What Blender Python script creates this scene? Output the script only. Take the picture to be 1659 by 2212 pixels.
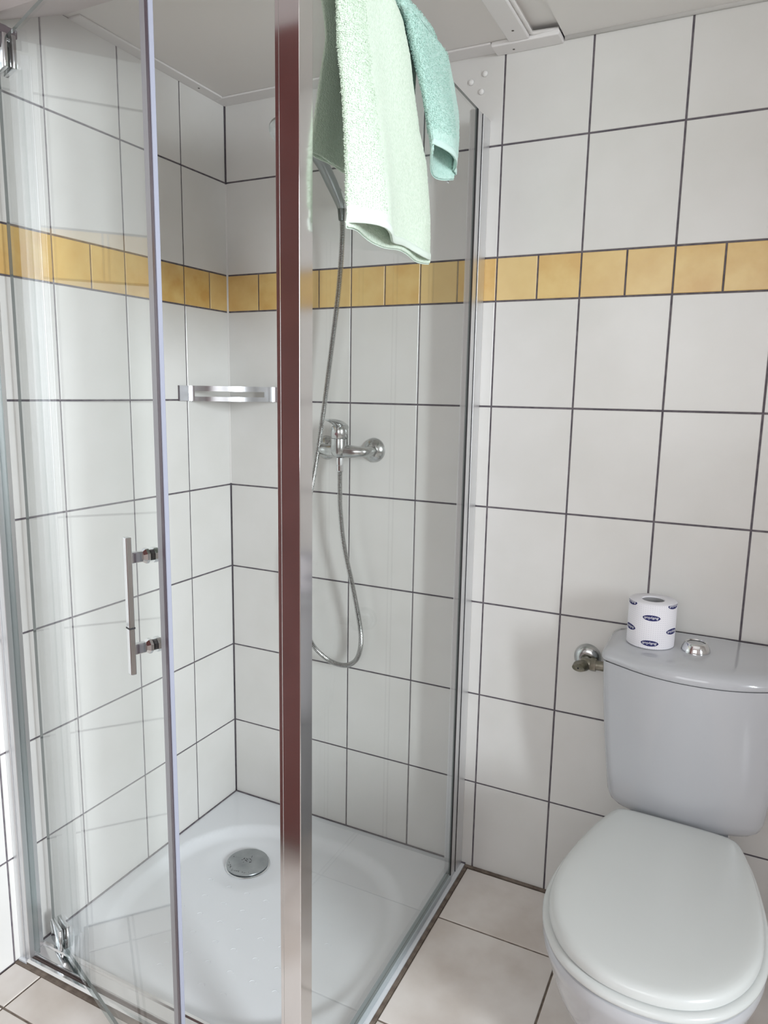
import bpy, bmesh, math, random
from mathutils import Vector, Matrix, noise
random.seed(7)
PI = math.pi
C = bpy.context.scene.collection
for o in list(bpy.data.objects): bpy.data.objects.remove(o, do_unlink=True)
sc = bpy.context.scene

# ---------------------------------------------------------------- camera
yaw, pitch, roll = -0.45746, -0.16516, 0.01772
F = Vector((math.sin(yaw)*math.cos(pitch), math.cos(yaw)*math.cos(pitch), math.sin(pitch)))
R0 = Vector((math.cos(yaw), -math.sin(yaw), 0)); U0 = R0.cross(F)
R = math.cos(roll)*R0 + math.sin(roll)*U0
U = -math.sin(roll)*R0 + math.cos(roll)*U0
CAM = Vector((1.3906, -1.7582, 1.3096))
cd = bpy.data.cameras.new('camera'); cam = bpy.data.objects.new('camera', cd); C.objects.link(cam)
cd.sensor_fit = 'VERTICAL'; cd.sensor_height = 36.0; cd.lens = 1555.94/2212*36.0
cd.clip_start = 0.02
m = Matrix((R, U, -F)).transposed().to_4x4(); m.translation = CAM
cam.matrix_world = m
sc.camera = cam

# ---------------------------------------------------------------- world, lights, exposure
w = bpy.data.worlds.new('world'); sc.world = w; w.use_nodes = True
w.node_tree.nodes['Background'].inputs[0].default_value = (0.96, 0.98, 1.0, 1)
w.node_tree.nodes['Background'].inputs[1].default_value = 1.6
def area(name, loc, rot, sx, sy, power, col):
    l = bpy.data.lights.new(name, 'AREA'); l.shape = 'RECTANGLE'; l.size = sx; l.size_y = sy
    l.energy = power; l.color = col
    o = bpy.data.objects.new(name, l); C.objects.link(o); o.location = loc; o.rotation_euler = rot
    return o
wl = area('window_daylight', (5.2, -2.55, 1.9), (0, 0, 0), 1.4, 1.5, 490, (0.93, 0.975, 1.0))
wl.rotation_euler = (Vector((0.5, -0.3, 1.1))-Vector((5.2, -2.55, 1.9))).to_track_quat('-Z', 'Y').to_euler()
area('front_fill_light', (1.25, -2.63, 1.55), (-PI/2, 0, PI), 1.2, 1.1, 9.5, (0.97, 0.98, 1.0))  # added fill lamp behind the front wall, not a known source
vs = sc.view_settings
vs.view_transform = 'Standard'; vs.look = 'None'; vs.gamma = 1.0; vs.use_curve_mapping = False
vs.exposure = 0.0

# ---------------------------------------------------------------- helpers
WL = {}
def wloc(p): return WL.get(p.name, Vector((0, 0, 0))) if p else Vector((0, 0, 0))
def obj(name, bm, mats, parent=None, smooth=False, angle=None):
    me = bpy.data.meshes.new(name)
    off = wloc(parent)
    if off.length > 0: bmesh.ops.translate(bm, verts=bm.verts, vec=-off)
    bmesh.ops.recalc_face_normals(bm, faces=bm.faces)
    bm.to_mesh(me); bm.free()
    for mt in (mats if isinstance(mats, (list, tuple)) else [mats]): me.materials.append(mt)
    if smooth:
        for p in me.polygons: p.use_smooth = True
        if angle is not None:
            try: me.set_sharp_from_angle(angle=math.radians(angle))
            except Exception: pass
    o = bpy.data.objects.new(name, me); C.objects.link(o)
    if parent:
        o.parent = parent; WL[o.name] = off
    else: WL[o.name] = Vector((0, 0, 0))
    return o
def thing(name, label, cat, loc=(0, 0, 0), group=None):
    o = bpy.data.objects.new(name, None); C.objects.link(o)
    o.empty_display_size = 0.05
    o.location = loc; WL[o.name] = Vector(loc)
    o['label'] = label; o['category'] = cat
    if group: o['group'] = group
    return o
def tag(o, label, cat, group=None):
    o['label'] = label; o['category'] = cat
    if group: o['group'] = group
    return o
def struct(o, label=None, cat=None):
    o['kind'] = 'structure'
    if label: o['label'] = label
    if cat: o['category'] = cat
    return o
def merge(bm, b2, M=None, mi=0):
    if M is not None: bmesh.ops.transform(b2, matrix=M, verts=b2.verts)
    for f in b2.faces: f.material_index = mi
    me = bpy.data.meshes.new('tmp'); b2.to_mesh(me); b2.free(); bm.from_mesh(me); bpy.data.meshes.remove(me)
def box(bm, lo, hi, bev=0.0, seg=2, M=None, mi=0):
    b = bmesh.new(); bmesh.ops.create_cube(b, size=1.0)
    for v in b.verts:
        v.co = Vector([lo[i] if v.co[i] < 0 else hi[i] for i in range(3)])
    if bev > 0: bmesh.ops.bevel(b, geom=b.edges[:], offset=bev, segments=seg, affect='EDGES', profile=0.5)
    merge(bm, b, M, mi)
def lathe(bm, prof, n=32, M=None, mi=0, closed=False):
    """prof: list of (r,z); rotates about Z"""
    b = bmesh.new(); rings = []
    for r, z in prof:
        if r < 1e-6: rings.append([b.verts.new((0, 0, z))])
        else: rings.append([b.verts.new((r*math.cos(2*PI*i/n), r*math.sin(2*PI*i/n), z)) for i in range(n)])
    seq = list(zip(rings, rings[1:]))
    if closed: seq.append((rings[-1], rings[0]))
    for a, c in seq:
        for i in range(n):
            j = (i+1) % n
            if len(a) == 1 and len(c) == 1: continue
            if len(a) == 1: b.faces.new((a[0], c[i], c[j]))
            elif len(c) == 1: b.faces.new((a[i], a[j], c[0]))
            else: b.faces.new((a[i], a[j], c[j], c[i]))
    merge(bm, b, M, mi)
def sweep(bm, pts, rad, n=12, cap=True, mi=0, squash=None):
    """tube through pts; rad float or list; squash (sx,sy) list optional"""
    pts = [Vector(p) for p in pts]; N = len(pts)
    rs = rad if isinstance(rad, (list, tuple)) else [rad]*N
    b = bmesh.new(); t0 = (pts[1]-pts[0]).normalized()
    up = Vector((0, 0, 1)) if abs(t0.z) < 0.9 else Vector((0, 1, 0))
    nx = t0.cross(up).normalized(); rings = []; tp = t0
    for i, p in enumerate(pts):
        t = (pts[min(i+1, N-1)]-pts[max(i-1, 0)]).normalized()
        q = tp.rotation_difference(t); nx = (q @ nx); nx = (nx - t*nx.dot(t)).normalized(); tp = t
        ny = t.cross(nx)
        sx, sy = squash[i] if squash else (1, 1)
        rings.append([b.verts.new(p + nx*(rs[i]*sx*math.cos(2*PI*k/n)) + ny*(rs[i]*sy*math.sin(2*PI*k/n))) for k in range(n)])
    for a, c in zip(rings, rings[1:]):
        for k in range(n): b.faces.new((a[k], a[(k+1) % n], c[(k+1) % n], c[k]))
    if cap: b.faces.new(rings[0][::-1]); b.faces.new(rings[-1])
    merge(bm, b, None, mi)
def loft(bm, rings, cap0=True, cap1=True, mi=0, M=None):
    b = bmesh.new(); vr = [[b.verts.new(p) for p in r] for r in rings]; n = len(vr[0])
    for a, c in zip(vr, vr[1:]):
        for k in range(n): b.faces.new((a[k], a[(k+1) % n], c[(k+1) % n], c[k]))
    if cap0: b.faces.new(vr[0][::-1])
    if cap1: b.faces.new(vr[-1])
    merge(bm, b, M, mi)
def catmull(P, per):
    P = [Vector(p) for p in P]; out = []
    for i in range(len(P)-1):
        p0 = P[max(i-1, 0)]; p1 = P[i]; p2 = P[i+1]; p3 = P[min(i+2, len(P)-1)]
        for k in range(per):
            t = k/per
            out.append(0.5*((2*p1)+(p2-p0)*t+(2*p0-5*p1+4*p2-p3)*t*t+(3*p1-p0-3*p2+p3)*t**3))
    out.append(P[-1]); return out
def interp(T, x):
    if x <= T[0][0]: return T[0][1]
    for (a, fa), (b, fb) in zip(T, T[1:]):
        if x <= b: return fa+(fb-fa)*(x-a)/(b-a)
    return T[-1][1]
def sm(a, b, x):
    t = max(0.0, min(1.0, (x-a)/(b-a))); return t*t*(3-2*t)

# ---------------------------------------------------------------- materials
def newmat(name):
    mt = bpy.data.materials.new(name); mt.use_nodes = True
    nt = mt.node_tree; return mt, nt, nt.nodes['Principled BSDF']
def P(name, col, rough=0.5, metal=0.0, **kw):
    mt, nt, b = newmat(name)
    b.inputs['Base Color'].default_value = (*col, 1); b.inputs['Roughness'].default_value = rough
    b.inputs['Metallic'].default_value = metal
    for k, v in kw.items(): b.inputs[k].default_value = v
    return mt
def bump_noise(mt, scale, strength, dist=0.001, detail=3, coord='Object'):
    nt = mt.node_tree; b = nt.nodes['Principled BSDF']
    tc = nt.nodes.new('ShaderNodeTexCoord'); n = nt.nodes.new('ShaderNodeTexNoise'); bp = nt.nodes.new('ShaderNodeBump')
    n.inputs['Scale'].default_value = scale; n.inputs['Detail'].default_value = detail
    bp.inputs['Strength'].default_value = strength; bp.inputs['Distance'].default_value = dist
    nt.links.new(tc.outputs[coord], n.inputs['Vector']); nt.links.new(n.outputs['Fac'], bp.inputs['Height'])
    nt.links.new(bp.outputs['Normal'], b.inputs['Normal']); return mt
def mixnoise(name, c1, c2, scale, rough, lo=0.35, hi=0.65, rand=None, bump=None, detail=4, coord='Object', spec=None):
    mt, nt, b = newmat(name)
    tc = nt.nodes.new('ShaderNodeTexCoord'); n = nt.nodes.new('ShaderNodeTexNoise')
    n.inputs['Scale'].default_value = scale; n.inputs['Detail'].default_value = detail
    oi = nt.nodes.new('ShaderNodeObjectInfo'); vm = nt.nodes.new('ShaderNodeVectorMath'); vm.operation = 'MULTIPLY_ADD'
    cb = nt.nodes.new('ShaderNodeCombineXYZ')
    nt.links.new(oi.outputs['Random'], cb.inputs[0]); nt.links.new(oi.outputs['Random'], cb.inputs[1])
    vm.inputs[1].default_value = (37, 71, 0)
    nt.links.new(cb.outputs[0], vm.inputs[0]); nt.links.new(tc.outputs[coord], vm.inputs[2])
    nt.links.new(vm.outputs[0], n.inputs['Vector'])
    rp = nt.nodes.new('ShaderNodeValToRGB'); rp.color_ramp.elements[0].position = lo; rp.color_ramp.elements[1].position = hi
    rp.color_ramp.elements[0].color = (*c1, 1); rp.color_ramp.elements[1].color = (*c2, 1)
    nt.links.new(n.outputs['Fac'], rp.inputs['Fac']); last = rp.outputs['Color']
    if rand:
        mx = nt.nodes.new('ShaderNodeMix'); mx.data_type = 'RGBA'; mx.inputs[7].default_value = (*rand, 1)
        ml = nt.nodes.new('ShaderNodeMath'); ml.operation = 'MULTIPLY'; ml.inputs[1].default_value = 0.75
        nt.links.new(oi.outputs['Random'], ml.inputs[0]); nt.links.new(ml.outputs[0], mx.inputs[0])
        nt.links.new(last, mx.inputs[6]); last = mx.outputs[2]
    nt.links.new(last, b.inputs['Base Color']); b.inputs['Roughness'].default_value = rough
    if spec is not None: b.inputs['Specular IOR Level'].default_value = spec
    if bump:
        n2 = nt.nodes.new('ShaderNodeTexNoise'); n2.inputs['Scale'].default_value = bump[0]; n2.inputs['Detail'].default_value = 2
        nt.links.new(vm.outputs[0], n2.inputs['Vector'])
        bp = nt.nodes.new('ShaderNodeBump'); bp.inputs['Strength'].default_value = bump[1]; bp.inputs['Distance'].default_value = 0.001
        nt.links.new(n2.outputs['Fac'], bp.inputs['Height']); nt.links.new(bp.outputs['Normal'], b.inputs['Normal'])
    return mt
M_tile = mixnoise('glazed_wall_tile', (0.70, 0.69, 0.665), (0.73, 0.72, 0.70), 7, 0.24, bump=(55, 0.16))
M_yel = mixnoise('yellow_border_tile', (0.63, 0.37, 0.11), (0.74, 0.52, 0.20), 14, 0.25, rand=(0.78, 0.60, 0.30), bump=(60, 0.22))
M_floor = mixnoise('marbled_floor_tile', (0.62, 0.55, 0.495), (0.80, 0.75, 0.71), 4.5, 0.16, lo=0.33, hi=0.62, bump=(20, 0.04), detail=7)
M_grout = mixnoise('dark_grout', (0.10, 0.088, 0.105), (0.17, 0.15, 0.165), 60, 0.85)
M_fgrout = mixnoise('brown_floor_grout', (0.13, 0.10, 0.08), (0.23, 0.185, 0.15), 50, 0.9)
M_wgrout = P('white_silicone', (0.66, 0.64, 0.62), 0.35)
M_ceil = bump_noise(P('white_ceiling_panel', (0.80, 0.775, 0.75), 0.6), 40, 0.05)
M_trimw = P('white_trim_paint', (0.80, 0.78, 0.77), 0.45)
M_plaster = bump_noise(P('pale_salmon_plaster', (0.70, 0.62, 0.59), 0.8), 60, 0.2)
M_wood = mixnoise('dark_maroon_wood', (0.20, 0.06, 0.055), (0.26, 0.085, 0.08), 6, 0.4)
M_cer = P('white_ceramic', (0.49, 0.50, 0.525), 0.12); M_cer.node_tree.nodes['Principled BSDF'].inputs['Coat Weight'].default_value = 0.3
M_tray = bump_noise(P('white_acrylic_tray', (0.82, 0.84, 0.87), 0.16), 26, 0.05)
M_lid = P('white_plastic_lid', (0.60, 0.62, 0.61), 0.22)
M_chrome = P('chrome', (0.72, 0.73, 0.74), 0.10, 1.0)
M_satin = P('polished_aluminium', (0.80, 0.79, 0.79), 0.12, 1.0)
M_alu = P('brushed_aluminium', (0.80, 0.805, 0.815), 0.42, 1.0)
M_dullchrome = mixnoise('limescaled_chrome', (0.42, 0.44, 0.43), (0.60, 0.61, 0.61), 40, 0.2); M_dullchrome.node_tree.nodes['Principled BSDF'].inputs['Metallic'].default_value = 1.0
M_brass = mixnoise('tarnished_olive_metal', (0.16, 0.15, 0.11), (0.33, 0.31, 0.26), 60, 0.38); M_brass.node_tree.nodes['Principled BSDF'].inputs['Metallic'].default_value = 0.8
M_black = P('black_rubber_seal', (0.01, 0.01, 0.012), 0.5)
M_greyseal = P('grey_plastic_seal', (0.36, 0.37, 0.40), 0.35)
M_whiteseal = P('bluish_white_seal', (0.27, 0.28, 0.34), 0.65, **{'Specular IOR Level': 0.15})
M_whitecap = P('white_plastic_cap', (0.84, 0.83, 0.81), 0.35)
M_red = P('red_dot', (0.16, 0.05, 0.06), 0.3)
M_navy = P('navy_ink', (0.012, 0.014, 0.11), 0.7)
M_whiteink = P('white_ink', (0.75, 0.75, 0.8), 0.7)
M_core = P('grey_cardboard', (0.33, 0.33, 0.34), 0.9)
M_hem = P('white_hem', (0.74, 0.84, 0.76), 0.85)
M_minthem = P('mint_hem', (0.62, 0.82, 0.76), 0.85)
def glassmat(name, tint, base=0.045):
    mt = bpy.data.materials.new(name); mt.use_nodes = True; nt = mt.node_tree; nt.nodes.clear()
    out = nt.nodes.new('ShaderNodeOutputMaterial'); mix = nt.nodes.new('ShaderNodeMixShader')
    tr = nt.nodes.new('ShaderNodeBsdfTransparent'); tr.inputs[0].default_value = (*tint, 1)
    gl = nt.nodes.new('ShaderNodeBsdfGlossy'); gl.inputs['Roughness'].default_value = 0.0
    lw = nt.nodes.new('ShaderNodeLayerWeight'); lw.inputs[0].default_value = 0.5
    pw = nt.nodes.new('ShaderNodeMath'); pw.operation = 'POWER'; pw.inputs[1].default_value = 5
    ma = nt.nodes.new('ShaderNodeMath'); ma.operation = 'MULTIPLY_ADD'; ma.inputs[1].default_value = 1-base; ma.inputs[2].default_value = base
    nt.links.new(lw.outputs['Facing'], pw.inputs[0]); nt.links.new(pw.outputs[0], ma.inputs[0])
    nt.links.new(ma.outputs[0], mix.inputs[0]); nt.links.new(tr.outputs[0], mix.inputs[1]); nt.links.new(gl.outputs[0], mix.inputs[2])
    nt.links.new(mix.outputs[0], out.inputs[0]); return mt
M_glass = glassmat('clear_shower_glass', (0.985, 0.994, 0.989), 0.025)
M_gedge = P('green_glass_edge', (0.23, 0.26, 0.255), 0.15)
M_clearstrip = glassmat('clear_plastic_strip', (0.80, 0.85, 0.85), 0.08)
def terry(name, c1, c2):
    mt, nt, b = newmat(name)
    tc = nt.nodes.new('ShaderNodeTexCoord'); n = nt.nodes.new('ShaderNodeTexNoise'); n.inputs['Scale'].default_value = 230; n.inputs['Detail'].default_value = 2
    v = nt.nodes.new('ShaderNodeTexVoronoi'); v.inputs['Scale'].default_value = 420
    nt.links.new(tc.outputs['Object'], n.inputs['Vector']); nt.links.new(tc.outputs['Object'], v.inputs['Vector'])
    rp = nt.nodes.new('ShaderNodeValToRGB'); rp.color_ramp.elements[0].position = 0.3; rp.color_ramp.elements[1].position = 0.6
    rp.color_ramp.elements[0].color = (*c1, 1); rp.color_ramp.elements[1].color = (*c2, 1)
    nt.links.new(n.outputs['Fac'], rp.inputs['Fac']); nt.links.new(rp.outputs['Color'], b.inputs['Base Color'])
    ad = nt.nodes.new('ShaderNodeMath'); ad.operation = 'ADD'
    nt.links.new(n.outputs['Fac'], ad.inputs[0]); nt.links.new(v.outputs['Distance'], ad.inputs[1])
    bp = nt.nodes.new('ShaderNodeBump'); bp.inputs['Strength'].default_value = 0.55; bp.inputs['Distance'].default_value = 0.0015
    nt.links.new(ad.outputs[0], bp.inputs['Height']); nt.links.new(bp.outputs['Normal'], b.inputs['Normal'])
    b.inputs['Roughness'].default_value = 0.95; b.inputs['Sheen Weight'].default_value = 0.25
    b.inputs['Specular IOR Level'].default_value = 0.1
    return mt
M_green = terry('pale_green_terry', (0.68, 0.82, 0.67), (0.78, 0.90, 0.77))
M_mint = terry('mint_terry', (0.49, 0.74, 0.66), (0.60, 0.83, 0.76))
M_gpile = P('pale_green_pile', (0.78, 0.89, 0.76), 0.95)
M_mpile = P('mint_pile', (0.57, 0.80, 0.73), 0.95)
def drainmat():
    mt = mixnoise('drain_steel', (0.30, 0.32, 0.33), (0.42, 0.44, 0.45), 18, 0.32)
    b = mt.node_tree.nodes['Principled BSDF']; b.inputs['Metallic'].default_value = 0.75; return mt
M_drain = drainmat()
M_rust = P('dark_rust_speck', (0.035, 0.03, 0.03), 0.8)
# brick-tiled paint for walls behind the camera, seen only in reflections
def tiledwall():
    mt, nt, b = newmat('tiled_wall_surface')
    tc = nt.nodes.new('ShaderNodeTexCoord'); mp = nt.nodes.new('ShaderNodeMapping'); mp.inputs['Rotation'].default_value = (PI/2, 0, 0)
    sx = nt.nodes.new('ShaderNodeSeparateXYZ'); cb = nt.nodes.new('ShaderNodeCombineXYZ'); ad = nt.nodes.new('ShaderNodeMath'); ad.operation = 'ADD'
    nt.links.new(tc.outputs['Object'], sx.inputs[0]); nt.links.new(sx.outputs[0], ad.inputs[0]); nt.links.new(sx.outputs[1], ad.inputs[1])
    nt.links.new(ad.outputs[0], cb.inputs[0]); nt.links.new(sx.outputs[2], cb.inputs[1])
    br = nt.nodes.new('ShaderNodeTexBrick'); br.offset = 0.0; br.squash = 1.0
    br.inputs['Color1'].default_value = (0.70, 0.67, 0.64, 1); br.inputs['Color2'].default_value = (0.72, 0.69, 0.66, 1); br.inputs['Mortar'].default_value = (0.12, 0.10, 0.11, 1)
    br.inputs['Scale'].default_value = 1.0; br.inputs['Brick Width'].default_value = 0.2025; br.inputs['Row Height'].default_value = 0.2555; br.inputs['Mortar Size'].default_value = 0.0025
    nt.links.new(cb.outputs[0], br.inputs['Vector']); nt.links.new(br.outputs['Color'], b.inputs['Base Color']); b.inputs['Roughness'].default_value = 0.25
    return mt
M_tw = tiledwall()

# ================================================================ ROOM
H0, PT = 1.278, 0.25553          # level of the joint at eye height, row pitch
CEIL = 2.10
G = 0.002
XR, YF = 3.2, -2.5               # right wall, front wall
def tilemesh(w, h, jw=0.0045, t=0.0025, bev=0.0011):
    bm = bmesh.new(); x = w-jw/2; y = h-jw/2; a = jw/2
    q = [(a, a), (x, a), (x, y), (a, y)]
    qi = [(a+bev, a+bev), (x-bev, a+bev), (x-bev, y-bev), (a+bev, y-bev)]
    rings = [[bm.verts.new((px, py, -0.001)) for px, py in q], [bm.verts.new((px, py, t-bev*0.8)) for px, py in q], [bm.verts.new((px, py, t)) for px, py in qi]]
    for A, B in zip(rings, rings[1:]):
        for k in range(4): bm.faces.new((A[k], A[(k+1) % 4], B[(k+1) % 4], B[k]))
    bm.faces.new(rings[-1])
    return bm
cache = {}
def place_tile(name, w, h, mat, parent, loc, rot, label=None, jw=0.0045, tilt=0.0):
    key = (round(w, 4), round(h, 4), mat.name, round(jw, 4))
    if key not in cache:
        bm = tilemesh(w, h, jw); me = bpy.data.meshes.new(name); bm.to_mesh(me); bm.free(); me.materials.append(mat); cache[key] = me
    o = bpy.data.objects.new(name, cache[key]); C.objects.link(o); o.parent = parent
    o.location = loc; o.rotation_euler = rot
    if label: o['label'] = label
    return o
rows = [(H0-k*PT, H0-(k-1)*PT) for k in range(5, -1, -1)]   # floor .. z=H0+PT
ZB = H0+PT; ZT = ZB+0.103; ZA = ZT+PT
rows2 = [(ZT, ZA), (ZA, CEIL)]
# back wall
bm = bmesh.new(); box(bm, (-0.1, G, -0.05), (XR+0.1, 0.1, 2.5)); wall_back = struct(obj('wall_back', bm, M_grout))
bm = bmesh.new(); box(bm, (2.035, -0.0005, 0.0), (XR, G+0.01, 2.5)); obj('tiled_panel', bm, M_tw, wall_back)
xj = [0.001]+[0.41473+0.2025*k for k in range(-1, 9)]
RB = (PI/2, 0, 0)
for a, b in zip(xj, xj[1:]):
    for z0, z1 in rows+rows2:
        z0 = max(z0, 0.0)
        place_tile('tile', b-a, z1-z0, M_tile, wall_back, (a, G, z0), RB)
yj = [0.001]+[0.2122-0.10125+0.10125*k for k in range(0, 19)]
for a, b in zip(yj, yj[1:]):
    if b-a > 0.02: place_tile('border_tile', b-a, ZT-ZB, M_yel, wall_back, (a, G, ZB), RB, 'small yellow border tile', 0.0042)
# left wall (doorway beyond Y=-1.55)
bm = bmesh.new(); box(bm, (-0.1, -1.55, -0.05), (-G, 0.1, 2.5)); wall_left = struct(obj('wall_left', bm, M_grout))
box_b = bmesh.new(); box(box_b, (-0.1, YF-0.1, 2.2), (-G, -1.55, 2.5)); o = obj('door_header', box_b, M_plaster, wall_left)
lj = [0.001]+[0.18384+0.20987*k for k in range(0, 7)]
RL = (PI/2, 0, PI/2)
for a, b in zip(lj, lj[1:]):
    for z0, z1 in rows+rows2:
        z0 = max(z0, 0.0)
        place_tile('tile', b-a, z1-z0, M_tile, wall_left, (-G, -b, z0), RL)
hj = [0.001, 0.18384-0.105]+[0.18384+0.105*k for k in range(0, 13)]
for a, b in zip(hj, hj[1:]):
    place_tile('border_tile', b-a, ZT-ZB, M_yel, wall_left, (-G, -b, ZB), RL, 'small yellow border tile', 0.0042)
# right wall with window opening
bm = bmesh.new(); wy0, wy1, wz0, wz1 = -2.45, -1.58, 0.80, 2.2
box(bm, (XR, wy1, -0.05), (XR+0.1, 0.1, 2.5)); box(bm, (XR, YF-0.1, -0.05), (XR+0.1, wy0, 2.5))
box(bm, (XR, wy0, -0.05), (XR+0.1, wy1, wz0)); box(bm, (XR, wy0, wz1), (XR+0.1, wy1, 2.5))
wall_right = struct(obj('wall_right', bm, M_tw))
bm = bmesh.new(); fy = 0.035
box(bm, (XR+0.02, wy0, wz0), (XR+0.07, wy1, wz0+fy), 0.004); box(bm, (XR+0.02, wy0, wz1-fy), (XR+0.07, wy1, wz1), 0.004)
box(bm, (XR+0.02, wy0, wz0), (XR+0.07, wy0+fy, wz1), 0.004); box(bm, (XR+0.02, wy1-fy, wz0), (XR+0.07, wy1, wz1), 0.004)
window = struct(obj('window_1', bm, M_trimw))
bm = bmesh.new(); box(bm, (XR+0.04, wy0+fy, wz0+fy), (XR+0.046, wy1-fy, wz1-fy)); obj('pane', bm, glassmat('window_glass', (0.98, 0.99, 1.0)), window)
# front wall
bm = bmesh.new(); box(bm, (-0.1, YF-0.1, -0.05), (0.65, YF, 2.5)); box(bm, (1.85, YF-0.1, -0.05), (XR+0.1, YF, 2.5)); box(bm, (0.65, YF-0.1, 2.1), (1.85, YF, 2.5)); box(bm, (0.65, YF-0.1, -0.05), (1.85, YF, 1.0))
struct(obj('wall_front', bm, M_plaster))
bm = bmesh.new()
box(bm, (0.65, YF-0.08, 1.0), (1.85, YF-0.03, 1.035), 0.004); box(bm, (0.65, YF-0.08, 2.065), (1.85, YF-0.03, 2.1), 0.004)
for x in (0.65, 1.235, 1.815): box(bm, (x, YF-0.08, 1.0), (x+0.035, YF-0.03, 2.1), 0.004)
struct(obj('fill_light_window', bm, M_trimw))  # unseen frame, added around the opening of the fill lamp
# room door leaf standing open at the left wall (seen mirrored in the chrome post)
bm = bmesh.new(); box(bm, (0.02, -1.535, 0.008), (0.60, -1.495, 2.19), 0.003)
door = struct(obj('door_1', bm, M_wood))
bm = bmesh.new(); sweep(bm, [(0.54, -1.495, 1.05), (0.54, -1.455, 1.05), (0.53, -1.44, 1.05), (0.43, -1.44, 1.05)], 0.008)
lathe(bm, [(0, 0), (0.024, 0), (0.024, 0.004), (0, 0.006)], 24, Matrix.Translation((0.54, -1.495, 1.05)) @ Matrix.Rotation(PI/2, 4, 'X'))
obj('door_handle', bm, M_chrome, door, True, 40)
# floor
bm = bmesh.new()
box(bm, (-0.1, YF-0.1, -0.10), (XR+0.1, 0.1, -0.04))
box(bm, (0.805, YF-0.1, -0.04), (XR+0.1, 0.1, -G)); box(bm, (-0.1, YF-0.1, -0.04), (0.805, -0.812, -G))
floor = struct(obj('floor', bm, M_fgrout))
fx = [0.0]+[0.087+0.341*k for k in range(0, 10)]+[XR]
fyj = [-0.010, -0.225]+[-0.225-0.341*k for k in range(1, 7)]+[YF]
for a, b in zip(fx, fx[1:]):
    for c, d in zip(fyj, fyj[1:]):
        if d >= c or b-a < 0.01: continue
        x0, x1, y0, y1 = a, b, d, c
        parts = [(x0, x1, y0, y1)]
        if x0 < 0.808 and y1 > -0.812:            # cut out the shower tray
            parts = []
            if x1 > 0.812: parts.append((max(x0, 0.808), x1, max(y0, -0.812) if y0 < -0.812 else y0, y1))
            if y0 < -0.815: parts.append((x0, x1, y0, -0.812))
            if x1 > 0.812 and y0 < -0.812 : parts = [(0.808, x1, y0, y1)]+([(x0, 0.808, y0, -0.812)])
        for q in parts: place_tile('tile', q[1]-q[0], q[3]-q[2], M_floor, floor, (q[0], q[2], -G), (0, 0, 0), jw=0.005)
# skirting joint and tray joint
bm = bmesh.new(); box(bm, (0.80, -0.009, -0.001), (XR, 0.0, 0.004), 0.001); struct(obj('trim_1', bm, M_fgrout))
bm = bmesh.new(); box(bm, (0.7995, -0.812, -0.006), (0.8085, -0.009, 0.0015)); box(bm, (0.0, -0.8145, -0.006), (0.8085, -0.806, 0.0015)); struct(obj('trim_2', bm, M_fgrout))
# white silicone in the corner
bm = bmesh.new(); b0 = bmesh.new()
loft(bm, [[(0.0, 0.0, z), (0.0042, 0.0, z), (0.0026, -0.0026, z), (0.0, -0.0042, z)] for z in (H0-PT+0.004, H0, ZB, ZT, ZA-0.004)]); b0.free()
struct(obj('trim_3', bm, M_wgrout))
bm = bmesh.new(); loft(bm, [[(0.0, 0.0, z), (0.0012, 0.0, z), (0.0, -0.0012, z)] for z in (0.0, H0-PT+0.003)]); loft(bm, [[(0.0, 0.0, z), (0.0012, 0.0, z), (0.0, -0.0012, z)] for z in (ZA, CEIL)])
struct(obj('trim_4', bm, M_grout))
# tray/wall joint lines
bm = bmesh.new(); box(bm, (0.0, -0.004, 0.004), (0.80, 0.0, 0.008)); box(bm, (0.0, -0.76, 0.004), (0.004, 0.0, 0.008)); struct(obj('trim_5', bm, M_grout))
# ceiling
bm = bmesh.new()
box(bm, (-0.1, -1.15, CEIL), (0.893, 0.1, CEIL+0.08)); box(bm, (0.893, -1.15, CEIL+0.014), (0.957, 0.1, CEIL+0.08)); box(bm, (0.957, -1.15, CEIL), (XR+0.1, 0.1, CEIL+0.08))
box(bm, (-0.1, YF-0.1, 2.38), (XR+0.1, -1.12, 2.46)); box(bm, (-0.1, -1.18, CEIL+0.0), (XR+0.1, -1.14, 2.46))
ceiling = struct(obj('ceiling', bm, M_ceil))
# sloped boxing over the shower front
bm = bmesh.new()
prof = [(-0.535, CEIL+0.002), (-0.775, 1.985), (-1.15, 1.985), (-1.15, CEIL+0.002)]
loft(bm, [[(x, y, z) for y, z in prof] for x in (0.001, 0.86)])
struct(obj('trim_6', bm, P('boxing_paint', (0.66, 0.60, 0.60), 0.6)))
bm = bmesh.new(); box(bm, (0.842, -0.534, CEIL-0.010), (0.890, -0.050, CEIL), 0.003); struct(obj('trim_7', bm, M_trimw))
bm = bmesh.new(); box(bm, (0.80, -0.050, CEIL-0.012), (0.955, -0.0, CEIL), 0.003); box(bm, (0.0, -0.050, CEIL-0.005), (0.799, -0.0, CEIL), 0.002); box(bm, (0.0, -0.53, CEIL-0.005), (0.035, -0.0505, CEIL), 0.002); struct(obj('trim_8', bm, M_trimw))
bm = bmesh.new(); sweep(bm, [(0.893, -1.0, CEIL), (0.893, -0.055, CEIL), (0.900, -0.050, CEIL), (0.953, -0.045, CEIL)], 0.005, 8); struct(obj('trim_9', bm, M_wgrout, None, True))
bm = bmesh.new(); sweep(bm, [(0.958, -0.004, CEIL-0.001), (XR-0.01, -0.004, CEIL-0.001)], 0.006, 8); struct(obj('trim_10', bm, M_wgrout, None, True))
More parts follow.
